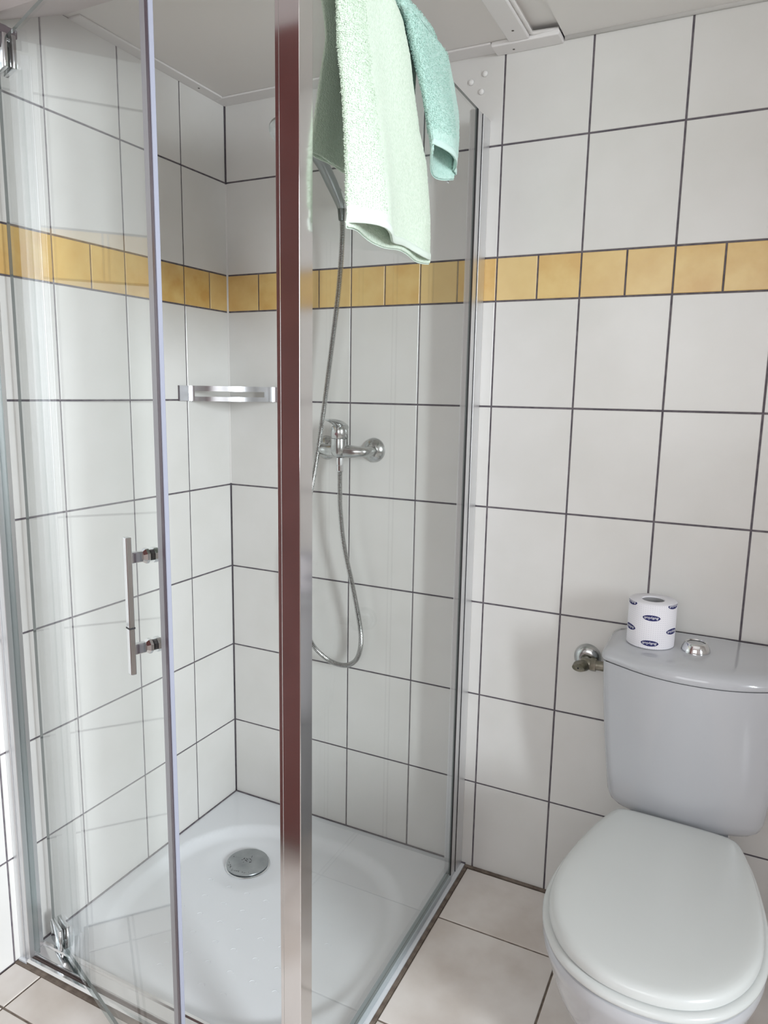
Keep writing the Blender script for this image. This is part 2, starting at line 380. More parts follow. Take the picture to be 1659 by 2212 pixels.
# screws in the ceiling batten, screw caps on the wall
M_screw = P('screw_steel', (0.1, 0.09, 0.08), 0.5, 0.6)
for x, y, z in [(0.866, -0.10, CEIL-0.0105), (0.845, -0.02, CEIL-0.0125), (0.866, -0.36, CEIL-0.0105), (0.20, -0.02, CEIL-0.0055), (0.02, -0.13, CEIL-0.0055)]:
    bm = bmesh.new(); lathe(bm, [(0, 0), (0.0028, 0), (0.0028, 0.001), (0, 0.001)], 10, Matrix.Translation((x, y, z)))
    obj('screw', bm, M_screw, ceiling)
for x, z in [(0.7712, 2.0555), (0.7371, 2.0417), (0.7636, 2.0172)]:
    bm = bmesh.new(); lathe(bm, [(0, 0.0050), (0.0035, 0.0046), (0.0062, 0.0030), (0.0074, 0), (0, 0)], 24, Matrix.Translation((x, -0.0005, z)) @ Matrix.Rotation(PI/2, 4, 'X'))
    obj('screw_cap', bm, M_whitecap, wall_back, True)['label'] = 'white domed screw cap on a wall tile'

# ================================================================ SHOWER TRAY
tray = thing('shower_tray', 'square white shower tray set flush with the floor', 'shower tray', (0.4, -0.4, 0.0))
bm = bmesh.new(); N = 110; RIM = 0.005
def tz(x, y):
    d = (abs((x-0.39)/0.352)**2.5+abs((y+0.415)/0.325)**2.5)**(1/2.5)
    z = RIM-0.014*(1-sm(0.90, 1.03, d))
    if d < 1: z -= 0.005*(1-min(1, math.hypot(x-0.243, y+0.262)/0.5))
    r = math.hypot((x-0.243), (y+0.262))
    z -= 0.006*(1-sm(0.062, 0.125, r))
    e = min(x, 0.80-x, -y, 0.806+y)
    z -= 0.0*e
    return z
vv = [[bm.verts.new((0.001+0.798*i/N, -0.001-0.804*j/N, tz(0.8*i/N, -0.806*j/N))) for j in range(N+1)] for i in range(N+1)]
for i in range(N):
    for j in range(N): bm.faces.new((vv[i][j], vv[i][j+1], vv[i+1][j+1], vv[i+1][j]))
ed = [e for e in bm.edges if e.is_boundary]
r = bmesh.ops.extrude_edge_only(bm, edges=ed)
for v in [g for g in r['geom'] if isinstance(g, bmesh.types.BMVert)]: v.co.z = -0.035
obj('basin', bm, M_tray, tray, True, 50)
bm = bmesh.new()          # raised anti-slip marks
for i in range(7):
    for j in range(7):
        x, y = 0.20+0.062*i+random.uniform(-.004, .004), -0.37-0.058*j
        if j % 2: x += 0.03
        if math.hypot(x-0.39, y+0.415) > 0.27: continue
        z = tz(x, y)
        sweep(bm, [(x+0.008*math.cos(a), y+0.008*math.sin(a), z+0.0001) for a in [PI*0.1+PI*0.9*k/6 for k in range(7)]], 0.0007, 5)
o = obj('anti_slip_marks', bm, M_tray, tray, True); o['kind'] = 'stuff'
dz = tz(0.243, -0.262)
bm = bmesh.new(); T = Matrix.Translation((0.243, -0.262, dz))
lathe(bm, [(0, 0.001), (0.061, 0.001), (0.063, 0.0025), (0.061, 0.004), (0.056, 0.004), (0.055, 0.002)], 48, T)
obj('drain_ring', bm, M_chrome, tray, True, 40)
bm = bmesh.new(); lathe(bm, [(0.050, 0.004), (0.0575, 0.0055), (0.0595, 0.008), (0.0585, 0.0105), (0.052, 0.0115), (0, 0.0122)], 48, T)
drain = obj('drain_cover', bm, M_drain, tray, True, 40); drain['label'] = 'round grey metal drain cover with rust specks'
bm = bmesh.new(); random.seed(3)
for k in range(46):
    if k < 22: px, py = random.gauss(-0.004, 0.007), random.gauss(0.004, 0.006)
    else: a = random.uniform(PI*1.0, PI*1.75); px, py = 0.050*math.cos(a)+random.gauss(0, .002), 0.050*math.sin(a)+random.gauss(0, .002)
    s = random.uniform(0.0006, 0.0022 if k < 22 else 0.0012)
    lathe(bm, [(0, 0.0125), (s, 0.0123), (s*1.1, 0.0113)], 6, T @ Matrix.Translation((px, py, -0.0002)))
obj('rust_specks', bm, M_rust, drain)['kind'] = 'stuff'

# ================================================================ SHOWER ENCLOSURE
enc = thing('shower_enclosure', 'corner shower enclosure of clear glass in chrome profiles with its door ajar', 'shower enclosure', (0.78, -0.815, 0.0))
TOP = 1.95
bm = bmesh.new(); box(bm, (0.7480, -0.8310, 0.010), (0.7555, -0.797, TOP), 0.0008, 1); box(bm, (0.7560, -0.8330, 0.010), (0.7910, -0.797, TOP), 0.0010, 2)
obj('corner_post', bm, M_satin, enc)['label'] = 'polished metal corner post mirroring a dark red-brown door'
bm = bmesh.new(); box(bm, (0.0005, -0.800, 0.006), (0.016, -0.762, TOP), 0.001, 1); box(bm, (0.0165, -0.797, 0.006), (0.030, -0.759, TOP), 0.001, 1)
lp = obj('wall_profile', bm, M_alu, enc)
bm = bmesh.new(); box(bm, (0.0302, -0.784, 0.02), (0.0460, -0.781, TOP-0.03)); obj('seal_strip', bm, M_clearstrip, lp)
bm = bmesh.new(); box(bm, (0.765, -0.050, 0.006), (0.789, -0.0005, TOP), 0.001, 1); box(bm, (0.767, -0.0835, 0.006), (0.787, -0.0505, TOP), 0.001, 1)
rp_ = obj('wall_profile', bm, M_alu, enc)
bm = bmesh.new(); box(bm, (0.7868, -0.0905, 0.008), (0.7888, -0.0838, TOP-0.002)); obj('seal_strip', bm, M_black, rp_)['label'] = 'black rubber seal'
bm = bmesh.new(); box(bm, (0.7667, -0.0512, 0.008), (0.7885, -0.0500, TOP-0.001)); obj('seal_strip', bm, M_black, rp_)['label'] = 'black rubber seal'
bm = bmesh.new(); box(bm, (0.781, -0.799, 0.022), (0.787, -0.085, TOP))
gp = obj('glass_panel', bm, [M_glass, M_gedge], enc)
for p in gp.data.polygons:
    if abs(p.normal.x) < 0.5: p.material_index = 1
bm = bmesh.new(); box(bm, (0.771, -0.796, RIM), (0.7905, -0.086, 0.0215), 0.003, 2)
obj('bottom_seal', bm, P('frosted_grey_seal', (0.42, 0.47, 0.49), 0.3), enc)
bm = bmesh.new()   # threshold rail
TY = [(-0.806, 0.001), (-0.806, 0.008), (-0.802, 0.013), (-0.796, 0.013), (-0.792, 0.007), (-0.786, 0.007), (-0.784, 0.016), (-0.762, 0.019), (-0.7605, 0.024), (-0.7545, 0.024), (-0.7535, 0.006), (-0.7535, 0.001)]
loft(bm, [[(x, y, z) for y, z in TY] for x in (0.0305, 0.7475)])
obj('threshold_rail', bm, M_satin, enc, False)
bm = bmesh.new(); box(bm, (0.031, -0.7915, 0.0065), (0.747, -0.7865, 0.0085)); obj('drip_seal', bm, P('dark_brown_seal', (0.07, 0.045, 0.04), 0.5), enc)
# door, swung out about 22 degrees
th = math.radians(20.0); DW = 0.5965
DM = Matrix.Translation((0.074, -0.749, 0)) @ Matrix(((math.cos(th), -math.sin(th), 0, 0), (-math.sin(th), -math.cos(th), 0, 0), (0, 0, 1, 0), (0, 0, 0, 1)))
# local axes: x = along the door, y = outwards (towards the room), z up (left-handed map, normals are recalculated)
bm = bmesh.new(); box(bm, (-0.038, -0.003, 0.040), (DW-0.006, 0.003, TOP+0.002), M=DM)
gd = obj('glass_door', bm, [M_glass, M_gedge], enc)
nrm = Vector((-math.sin(th), -math.cos(th), 0))
for p in gd.data.polygons:
    if abs(p.normal.dot(nrm)) < 0.5: p.material_index = 1
bm = bmesh.new(); box(bm, (DW-0.026, -0.0040, 0.036), (DW-0.0115, 0.0040, TOP+0.002), 0.0005, 1, M=DM)
obj('edge_seal', bm, M_greyseal, gd)['label'] = 'grey sleeve of the door edge seal'
bm = bmesh.new(); box(bm, (DW-0.0114, -0.0034, 0.036), (DW-0.0036, 0.0040, TOP+0.002), 0.0005, 1, M=DM)
obj('edge_seal', bm, P('dark_plum_seal', (0.10, 0.075, 0.10), 0.25), gd)['label'] = 'dark inner line of the door edge seal'
bm = bmesh.new(); box(bm, (DW-0.0035, -0.0035, 0.036), (DW, 0.0038, TOP+0.002), 0.0012, 2, M=DM)
obj('edge_seal', bm, M_whiteseal, gd)['label'] = 'bluish white door edge seal'
bm = bmesh.new(); box(bm, (-0.036, -0.0035, 0.0255), (DW-0.02, 0.0035, 0.0405), 0.0005, 1, M=DM)
obj('sweep_strip', bm, M_clearstrip, gd)
HU = 0.5340
def handle():
    bm = bmesh.new()
    box(bm, (HU-0.006, 0.031, 0.864), (HU+0.006, 0.040, 1.084), 0.0012, 2, M=DM)
    box(bm, (HU-0.0065, 0.0305, 0.9385), (HU+0.0065, 0.0405, 0.9415), 0.0004, 1, M=DM, mi=1)
    for z, rear in ((1.051, 0.014), (0.904, 0.0)):
        box(bm, (HU-0.0055, 0.0125, z-0.0085), (HU+0.005, 0.032, z+0.0085), 0.0015, 2, M=DM)
        rings = []
        for y, s in ((0.0040, 0.0125), (0.0085, 0.0125), (0.0135, 0.0085)):
            rings.append([(HU+s*math.cos(a)*1.05, y, z+s*math.sin(a)) for a in [PI/8+PI/4*k for k in range(8)]])
        loft(bm, rings, M=DM)
        rings = []
        for y, s in ((-0.0040, 0.0125), (-0.0105, 0.0125), (-0.0135, 0.010)):
            rings.append([(HU+s*math.cos(a)*1.05, y, z+s*math.sin(a)) for a in [PI/8+PI/4*k for k in range(8)]])
        loft(bm, rings, M=DM)
        loft(bm, [[(HU+0.0085*math.cos(a), y, z+0.0085*math.sin(a)) for a in [PI/8+PI/4*k for k in range(8)]] for y in (-0.0040, 0.0040)], M=DM, mi=1)
        if rear: box(bm, (HU-0.0055, -0.013-rear, z-0.0075), (HU+0.005, -0.012, z+0.0075), 0.0015, 2, M=DM)
    return bm
obj('door_handle', handle(), [M_chrome, M_black], gd)['label'] = 'chrome bar handle on two square posts'
def hinge(z0, z1, up):
    bm = bmesh.new()
    for s in (1, -1):
        y0, y1 = (0.0035, 0.0125) if s > 0 else (-0.0125, -0.0035)
        box(bm, (-0.022, y0, z0), (0.034, y1, z1), 0.002, 2, M=DM)
    q = z1 if up else z0
    box(bm, (-0.006, -0.009, q-0.008), (0.016, 0.009, q+0.012), 0.002, 2, M=DM)
    zz = (0.020, z0+0.004) if not up else (z1-0.002, z1+0.022)
    sweep(bm, [DM @ Vector((0.005, 0, zz[0])), DM @ Vector((0.005, 0, zz[1]))], 0.008, 16)
    return bm
obj('door_hinge', hinge(0.036, 0.088, False), M_chrome, gd, True, 30)
obj('door_hinge', hinge(1.895, TOP+0.004, True), M_chrome, gd, True, 30)
bm = bmesh.new(); box(bm, (0.030, -0.785, TOP+0.004), (0.098, -0.735, TOP+0.020), 0.003, 2); obj('hinge_bracket', bm, P('dull_dark_bracket', (0.16, 0.13, 0.14), 0.45, 0.3), enc)

# ================================================================ CORNER SHELF
sh = thing('corner_shelf', 'curved metal corner shelf band with a long slot on the tiles', 'shelf', (0.05, -0.05, 1.2755))
def shelf_path():
    pts = [(0.004, -0.219)]
    pts += [(0.0045, -0.200), (0.006, -0.185)]
    ctl = [(0.006, -0.185), (0.013, -0.176), (0.030, -0.170), (0.060, -0.158), (0.095, -0.135), (0.125, -0.105), (0.145, -0.070), (0.156, -0.040), (0.164, -0.020), (0.177, -0.009), (0.215, -0.005)]
    pts += [(p.x, p.y) for p in catmull([(x, y, 0) for x, y in ctl], 6)][1:]
    return pts
sp = shelf_path(); bm = bmesh.new(); z0, z1 = 1.2755, 1.3175
L = [0]
for a, b in zip(sp, sp[1:]): L.append(L[-1]+math.hypot(b[0]-a[0], b[1]-a[1]))
rowsz = [z0, z0+0.0135, z0+0.0145, z1-0.0185, z1-0.0175, z1]
zs = [z0, z0+0.0125, z1-0.0145, z1]
s0, s1 = 0.050, L[-1]-0.078
def off(i):
    a = sp[max(i-1, 0)]; b = sp[min(i+1, len(sp)-1)]; d = Vector((b[0]-a[0], b[1]-a[1], 0)).normalized(); return Vector((d.y, -d.x, 0))
fr = [[Vector((x, y, z))+off(i)*0.0010 for z in zs] for i, (x, y) in enumerate(sp)]
bk = [[Vector((x, y, z))-off(i)*0.0010 for z in zs] for i, (x, y) in enumerate(sp)]
FV = [[bm.verts.new(p) for p in r] for r in fr]; BV = [[bm.verts.new(p) for p in r] for r in bk]
n = len(sp)
for i in range(n-1):
    slot = s0 < (L[i]+L[i+1])/2 < s1
    for k in range(3):
        if slot and k == 1: continue
        bm.faces.new((FV[i][k], FV[i+1][k], FV[i+1][k+1], FV[i][k+1])); bm.faces.new((BV[i][k], BV[i][k+1], BV[i+1][k+1], BV[i+1][k]))
    ks = [0, 3]+([1, 2] if slot else [])
    for k in ks: bm.faces.new((FV[i][k], BV[i][k], BV[i+1][k], FV[i+1][k]))
for i in (0, n-1):
    for k in range(3): bm.faces.new((FV[i][k], FV[i][k+1], BV[i][k+1], BV[i][k]))
for i in range(n-1):
    a = s0 < (L[i]+L[i+1])/2 < s1; b = i+1 < n-1 and s0 < (L[i+1]+L[i+2])/2 < s1
    if a != b: bm.faces.new((FV[i+1][1], FV[i+1][2], BV[i+1][2], BV[i+1][1]))
obj('band', bm, P('satin_shelf_steel', (0.60, 0.60, 0.62), 0.30, 1.0), sh, True, 30)
bm = bmesh.new()
ring = [(x*0.965, y*0.965) for x, y in sp[4:-4]]
loft(bm, [[(0.003, -0.003, z)]+[(x, y, z) for x, y in ring] for z in (z0+0.001, z0+0.003)])
obj('base_plate', bm, M_satin, sh)
bm = bmesh.new(); lathe(bm, [(0, 0.003), (0.0018, 0.0025), (0.0022, 0), (0, 0)], 10, Matrix.Translation((0.186, -0.0085, 1.2965)) @ Matrix.Rotation(PI/2, 4, 'X')); obj('screw', bm, M_black, sh)
bm = bmesh.new(); box(bm, (0.0005, -0.2215, z0), (0.0035, -0.2185, z1)); obj('end_cap', bm, P('dark_shelf_edge', (0.13, 0.11, 0.12), 0.4), sh)

# ================================================================ SHOWER MIXER
mx = thing('shower_mixer', 'chrome single lever shower mixer tap on the back tiles', 'tap', (0.418, 0.0, 1.10))
MX, MY, MZ = 0.420, -0.062, 1.155
RX = Matrix.Rotation(PI/2, 4, 'X')
for x in (0.343, 0.493):
    bm = bmesh.new(); lathe(bm, [(0, 0), (0.033, 0), (0.0335, 0.003), (0.032, 0.006), (0.026, 0.013), (0.016, 0.019), (0.013, 0.020), (0, 0.020)], 40, Matrix.Translation((x, -0.0003, 1.152)) @ RX)
    obj('wall_rose', bm, M_dullchrome, mx, True, 45)
bm = bmesh.new()
for s in (-1, 1):
    ctl = [(MX+s*0.075, -0.014, 1.151), (MX+s*0.0745, -0.036, 1.1505), (MX+s*0.066, -0.052, 1.150), (MX+s*0.044, -0.060, 1.1495), (MX+s*0.015, MY, 1.150), (MX, MY, 1.151)]
    pt = catmull(ctl, 6); nn = len(pt)
    sweep(bm, pt, [interp([(0, 0.0145), (0.18, 0.0135), (0.3, 0.0125), (0.5, 0.0145), (0.8, 0.019), (1, 0.022)], i/(nn-1)) for i in range(nn)], 20)
    lathe(bm, [(0, 0), (0.0165, 0), (0.0165, 0.010), (0, 0.010)], 6, Matrix.Translation((MX+s*0.075, -0.018, 1.151)) @ RX)
lathe(bm, [(0, -0.022), (0.012, -0.022), (0.020, -0.018), (0.0235, -0.008), (0.0240, 0.006), (0.0235, 0.018), (0.0235, 0.028), (0, 0.028)], 32, Matrix.Translation((MX, MY-0.004, 1.1555)))
obj('body', bm, M_dullchrome, mx, True, 60)
bm = bmesh.new(); T = Matrix.Translation((MX, MY-0.004, 1.1842))
lathe(bm, [(0.0225, 0.0), (0.0238, 0.0015), (0.0238, 0.020), (0.022, 0.030), (0.015, 0.037), (0, 0.040)], 32, T)
# lever blade sweeps forward and up
ctl = [(MX, MY+0.014, 1.2120), (MX, MY-0.006, 1.2220), (MX, MY-0.030, 1.2290), (MX, MY-0.052, 1.2330), (MX, MY-0.070, 1.2350)]
pt = catmull(ctl, 6); nn = len(pt)
sweep(bm, pt, [interp([(0, 0.018), (0.3, 0.017), (0.7, 0.012), (1, 0.008)], i/(nn-1)) for i in range(nn)], 18, squash=[(1.0, interp([(0, 0.7), (0.4, 0.55), (1, 0.28)], i/(nn-1))) for i in range(nn)])
lev = obj('lever', bm, M_dullchrome, mx, True, 60)
bm = bmesh.new(); lathe(bm, [(0, 0.0015), (0.0035, 0.001), (0.004, 0), (0, 0)], 16, Matrix.Translation((MX+0.003, MY-0.0275, 1.197)) @ RX); obj('temperature_mark', bm, M_red, lev)
# ================================================================ HAND SHOWER
hs = thing('hand_shower', 'grey hand shower on a ribbed chrome hose hanging beside the mixer', 'shower head', (0.42, -0.06, 1.10))
bm = bmesh.new(); T = Matrix.Translation((MX+0.002, MY-0.004, 1.094))
lathe(bm, [(0, 0), (0.0075, 0.0), (0.0092, 0.003), (0.0095, 0.0165), (0.0088, 0.0172), (0.0088, 0.0182), (0.0102, 0.019), (0.0102, 0.038), (0, 0.040)], 12, T)
obj('hose_nut', bm, M_chrome, hs, True, 25)
ctl = [(MX+0.002, MY-0.004, 1.098), (0.4225, -0.066, 1.03), (0.4245, -0.066, 0.985), (0.436, -0.064, 0.888), (0.466, -0.060, 0.760), (0.487, -0.056, 0.645), (0.479, -0.052, 0.578), (0.452, -0.050, 0.545), (0.415, -0.050, 0.537), (0.372, -0.052, 0.549), (0.325, -0.056, 0.59), (0.29, -0.060, 0.68), (0.285, -0.062, 0.80), (0.303, -0.062, 0.93), (0.338, -0.062, 1.085), (0.3677, -0.064, 1.250), (0.389, -0.066, 1.388), (0.416, -0.070, 1.567), (0.4320, -0.080, 1.70), (0.4365, -0.094, 1.758)]
pt = catmull(ctl, 60)
# resample at constant spacing
cum = [0]
for a, b in zip(pt, pt[1:]): cum.append(cum[-1]+(b-a).length)
per = 0.0042; sub = 4; n = int(cum[-1]/per*sub); res = []; j = 0
for i in range(n+1):
    s = cum[-1]*i/n
    while j < len(cum)-2 and cum[j+1] < s: j += 1
    res.append(pt[j].lerp(pt[j+1], (s-cum[j])/(cum[j+1]-cum[j])))
rr = [(0.0046, 0.0070, 0.0074, 0.0070)[i % 4] for i in range(len(res))]
bm = bmesh.new(); sweep(bm, res, rr, 12)
obj('hose', bm, P('hose_steel', (0.50, 0.50, 0.49), 0.2, 1.0), hs, False)
bm = bmesh.new()
ctl = [(0.4368, -0.094, 1.760), (0.4330, -0.099, 1.780), (0.4190, -0.112, 1.820), (0.3940, -0.125, 1.872), (0.3600, -0.137, 1.912), (0.3300, -0.145, 1.938)]
pt = catmull(ctl, 8); nn = len(pt)
sweep(bm, pt, [interp([(0, 0.0095), (0.12, 0.011), (0.4, 0.0155), (0.75, 0.0165), (1, 0.014)], i/(nn-1)) for i in range(nn)], 16, squash=[(1, 0.8)]*nn)
obj('handle', bm, P('grey_plastic_handle', (0.33, 0.36, 0.37), 0.28, 0.3), hs, True, 50)
bm = bmesh.new(); ax = Vector((0.10, -0.62, -0.75)).normalized()
Mh = Matrix.Translation((0.312, -0.160, 1.945)) @ ax.to_track_quat('Z', 'Y').to_matrix().to_4x4()
lathe(bm, [(0, -0.016), (0.020, -0.014), (0.034, -0.004), (0.038, 0.008), (0.036, 0.014), (0, 0.014)], 32, Mh); obj('spray_head', bm, M_dullchrome, hs, True, 40)
bm = bmesh.new(); sweep(bm, [(0.4368, -0.093, 1.735), (0.4368, -0.0945, 1.762)], [0.0075, 0.0095], 16); obj('cone_nut', bm, P('dark_cone', (0.09, 0.09, 0.09), 0.2, 0.8), hs, True, 40)
bk_ = thing('shower_bracket', 'chrome wall bracket holding the hand shower behind the towel', 'bracket', (0.415, 0, 1.80))
bm = bmesh.new(); lathe(bm, [(0, 0), (0.022, 0), (0.023, 0.004), (0.020, 0.008), (0, 0.009)], 32, Matrix.Translation((0.415, -0.0003, 1.80)) @ RX)
obj('wall_plate', bm, M_chrome, bk_, True, 40)
bm = bmesh.new(); sweep(bm, [(0.415, -0.005, 1.80), (0.416, -0.05, 1.803), (0.420, -0.088, 1.806)], [0.011, 0.010, 0.012], 16); obj('arm', bm, M_chrome, bk_, True, 40)

# ================================================================ TOWELS
GX = 0.784
def towel_tube(yl, yr, hfun, Rfun, zb, zi, crest, nk=110, nt=150, seed=0, disp=0.0012, wave=None, flare=0.006):
    """cloth folded double and laid over the glass edge. returns bmesh and list of surface samples"""
    bm = bmesh.new(); samples = []; grid = []
    for i in range(nt+1):
        t = i/nt; ring = []
        for k in range(nk):
            ph = 2*PI*k/nk; s = 0.5-0.5*math.cos(ph); sg = math.sin(ph)
            z0 = zb(s, sg)
            Lo = crest-z0; Rr = Rfun(s, 1.0); La = PI*Rr; Li = crest-zi; tot = Lo+La+Li; d = t*tot
            y = None
            if d < Lo:
                z = z0+d; u = d/Lo; x = GX+Rfun(s, u); nx = Vector((1, 0, 0)); out = 1
            elif d < Lo+La:
                a = (d-Lo)/La*PI; x = GX+Rr*math.cos(a); z = crest+Rr*math.sin(a); nx = Vector((math.cos(a), 0, math.sin(a))); u = 1.0; out = 0
            else:
                q = (d-Lo-La)/Li; z = crest-(d-Lo-La); x = GX-Rr-flare*q**0.8; nx = Vector((-1, 0, 0)); u = 1.0-0.4*q; out = -1
            YL, YR = yl(z, out), yr(z, out)
            h = hfun(s, u if out >= 0 else 1.0)
            o = h*math.copysign(abs(sg)**0.55, sg)
            p = Vector((x, YL+(YR-YL)*s, z))+nx*o
            if wave and out >= 0: p.x += wave(s, u)
            if disp:
                nn = noise.noise(p*260+Vector((seed, 0, 0)))*0.5+noise.noise(p*520)*0.5
                big = noise.noise(p*14+Vector((seed, 3, 0)))
                p += (nx*math.copysign(1, sg)+Vector((0, math.cos(ph)*-0.6, 0)))*(disp*nn+0.0016*big*(1 if out > 0 else 0.4))
            ring.append(bm.verts.new(p))
        grid.append(ring)
    for A, B in zip(grid, grid[1:]):
        for k in range(nk): bm.faces.new((A[k], A[(k+1) % nk], B[(k+1) % nk], B[k]))
    return bm, grid
def pile_bm(pts, count, size, rnd):
    bm = bmesh.new()
    for _ in range(count):
        p, nrm_ = rnd.choice(pts)
        a = Vector((rnd.gauss(0, 1), rnd.gauss(0, 1), rnd.gauss(0, 1))).normalized()
        tdir = (a-nrm_*a.dot(nrm_)).normalized()
        q = p+nrm_*0.0004+tdir*rnd.uniform(-size, size)*1.2
        s = size*rnd.uniform(0.6, 1.3); w_ = 0.00035
        sd = tdir.cross(nrm_)*w_
        mid = q+nrm_*s*0.9; end = q+nrm_*s*0.7+tdir*s
        v = [bm.verts.new(c) for c in (q-sd, q+sd, mid+sd, mid-sd, end+sd, end-sd)]
        bm.faces.new((v[0], v[1], v[2], v[3])); bm.faces.new((v[3], v[2], v[4], v[5]))
    return bm
def build_towel(name, label, loc, mats, pmat, hmat, yl, yr, hf, Rf, zb, zi, crest, seed, nk, nt, pile, pilepred, wave=None, flare=0.006):
    th_ = thing(name, label, 'towel', loc)
    bm, grid = towel_tube(yl, yr, hf, Rf, zb, zi, crest, nk, nt, seed, wave=wave, flare=flare)
    pts = []
    bm.normal_update()
    for ring in grid[2:]:
        for k, v in enumerate(ring):
            if pilepred(v.co): pts.append((v.co.copy(), None))
    rings = [[v.co.copy() for v in r] for r in grid]
    # outward direction for pile: from ring centre line
    data = []
    for i, r in enumerate(rings[2:], 2):
        n_ = len(r)
        for k in range(n_):
            if not pilepred(r[k]): continue
            tg = (r[(k+1) % n_]-r[k-1]); up = rings[min(i+1, len(rings)-1)][k]-rings[i-1][k]
            nn = tg.cross(up)
            if nn.length < 1e-9: continue
            nn.normalize()
            data.append((r[k], nn))
    cen = sum((r for r in rings[10]), Vector())/len(rings[10])
    # orient outward
    test = sum(1 for p, nn in data[:400] if nn.dot(p-Vector((cen.x, cen.y, p.z))) > 0)
    if test < len(data[:400])/2: data = [(p, -nn) for p, nn in data]
    o = obj('cloth', bm, mats, th_, True)
    md = o.modifiers.new('solid', 'SOLIDIFY'); md.thickness = 0.0035; md.offset = -1
    if data:
        pb = pile_bm(data, pile, 0.0022, random.Random(seed)); q = obj('terry_loops', pb, pmat, th_); q['kind'] = 'stuff'
    # hem: smooth band round the bottom edge of the outer side
    hb = bmesh.new(); R_ = []
    r0 = rings[0]; n_ = len(r0); c0 = sum(r0, Vector())/n_
    for dz_, ex in ((-0.0022, 0.0002), (-0.0010, 0.0016), (0.006, 0.0021), (0.011, 0.0015), (0.0115, 0.0)):
        rr_ = []
        for k in range(n_):
            tg = (r0[(k+1) % n_]-r0[k-1]); nn = Vector((tg.y, -tg.x, 0)).normalized()
            if nn.dot(Vector((1 if math.sin(2*PI*k/n_) > 0 else -1, 0, 0))) < 0 and 4 < k % (n_//2) < n_//2-4: nn = -nn
            if k % (n_//2) <= 4 or k % (n_//2) >= n_//2-4:
                sgn = Vector((0, -1 if (k < n_//4 or k > 3*n_//4) else 1, 0))
                if nn.dot(sgn) < 0: nn = -nn
            rr_.append(r0[k]+nn*ex+Vector((0, 0, dz_)))
        R_.append(rr_)
    inner = [r0[k]+(R_[0][k]-R_[0][k])*0 for k in range(n_)]
    loft(hb, R_, False, False)
    ho = obj('hem', hb, hmat, th_, True); md = ho.modifiers.new('solid', 'SOLIDIFY'); md.thickness = 0.0012; md.offset = -1
    return th_
# pale green towel
def g_yl(z, out): return (-0.741-0.012*sm(1.95, 1.6, z) if out >= 0 else -0.741+0.055*sm(1.95, 1.85, z))
def g_yr(z, out):
    if out > 0: return interp([(1.56, -0.366), (1.65, -0.373), (1.745, -0.398), (1.79, -0.438), (1.85, -0.462), (1.90, -0.486), (1.945, -0.515), (1.97, -0.560)], z)
    return -0.54
def g_h(s, u):
    b = 0.019*math.exp(-((s-0.22)/0.17)**2)+0.0065*math.exp(-((s-0.90)/0.10)**2)+0.0042
    c = 0.0085+0.002*math.sin(s*9)
    return b+(c-b)*sm(0.0, 0.45, u)-0.0025*sm(0.6, 1.0, u)
def g_R(s, u):
    b = 0.034*math.exp(-((s-0.15)/0.33)**2)+0.013
    return b+(0.0135-b)*sm(0.15, 0.95, u)
def g_zb(s, sg):
    return 1.560+0.012*s+(-0.004 if sg < 0 else 0.004)+0.004*math.sin(s*12)
def g_pred(c): return c.x > 0.775 and (c.z < 1.99) and (c.y < -0.665) and c.z > 1.59
t1 = build_towel('bath_towel', 'pale green terry bath towel folded over the glass panel beside the post', (0.79, -0.56, 1.57), M_green, M_gpile, M_hem, g_yl, g_yr, g_h, g_R, g_zb, 1.695, TOP+0.004, 11, 150, 240, 15000, g_pred, flare=0.055)
# mint towel
def m_yl(z, out):
    if out > 0: return interp([(1.74, -0.396), (1.78, -0.408), (1.83, -0.438), (1.90, -0.468), (1.95, -0.500), (1.98, -0.535)], z)
    return -0.535
def m_yr(z, out):
    if out > 0: return interp([(1.74, -0.288), (1.80, -0.274), (1.87, -0.274), (1.92, -0.286), (1.955, -0.315), (1.985, -0.38)], z)
    return -0.385
def m_h(s, u):
    b = 0.020*math.sin(PI*min(1, s*1.15))**0.8+0.004 if s < 0.87 else 0.006
    c = 0.012
    return b+(c-b)*sm(0.0, 0.8, u)
def m_R(s, u): return 0.030-0.012*sm(0.3, 1.0, u)
def m_zb(s, sg): return 1.772-0.024*s+(-0.018*math.sin(PI*s)-0.004 if sg < 0 else 0.006)
def m_pred(c): return c.x > 0.795 and c.y < -0.335 and c.z > 1.80
t2 = build_towel('hand_towel', 'small mint green terry towel folded over the glass panel near the wall', (0.80, -0.34, 1.76), M_mint, M_mpile, M_minthem, m_yl, m_yr, m_h, m_R, m_zb, 1.86, TOP+0.012, 5, 110, 150, 6000, m_pred)
# care label of the mint towel
bm = bmesh.new(); box(bm, (0.7995, -0.3005, 1.738), (0.8001, -0.2825, 1.768)); lb = obj('care_label', bm, P('white_label', (0.7, 0.72, 0.74), 0.7), t2)
bm = bmesh.new()
for k in range(4): box(bm, (0.8001, -0.2985+0.0045*k, 1.741), (0.8004, -0.2965+0.0045*k, 1.766))
obj('label_print', bm, P('black_print', (0.02, 0.02, 0.03), 0.7), lb)

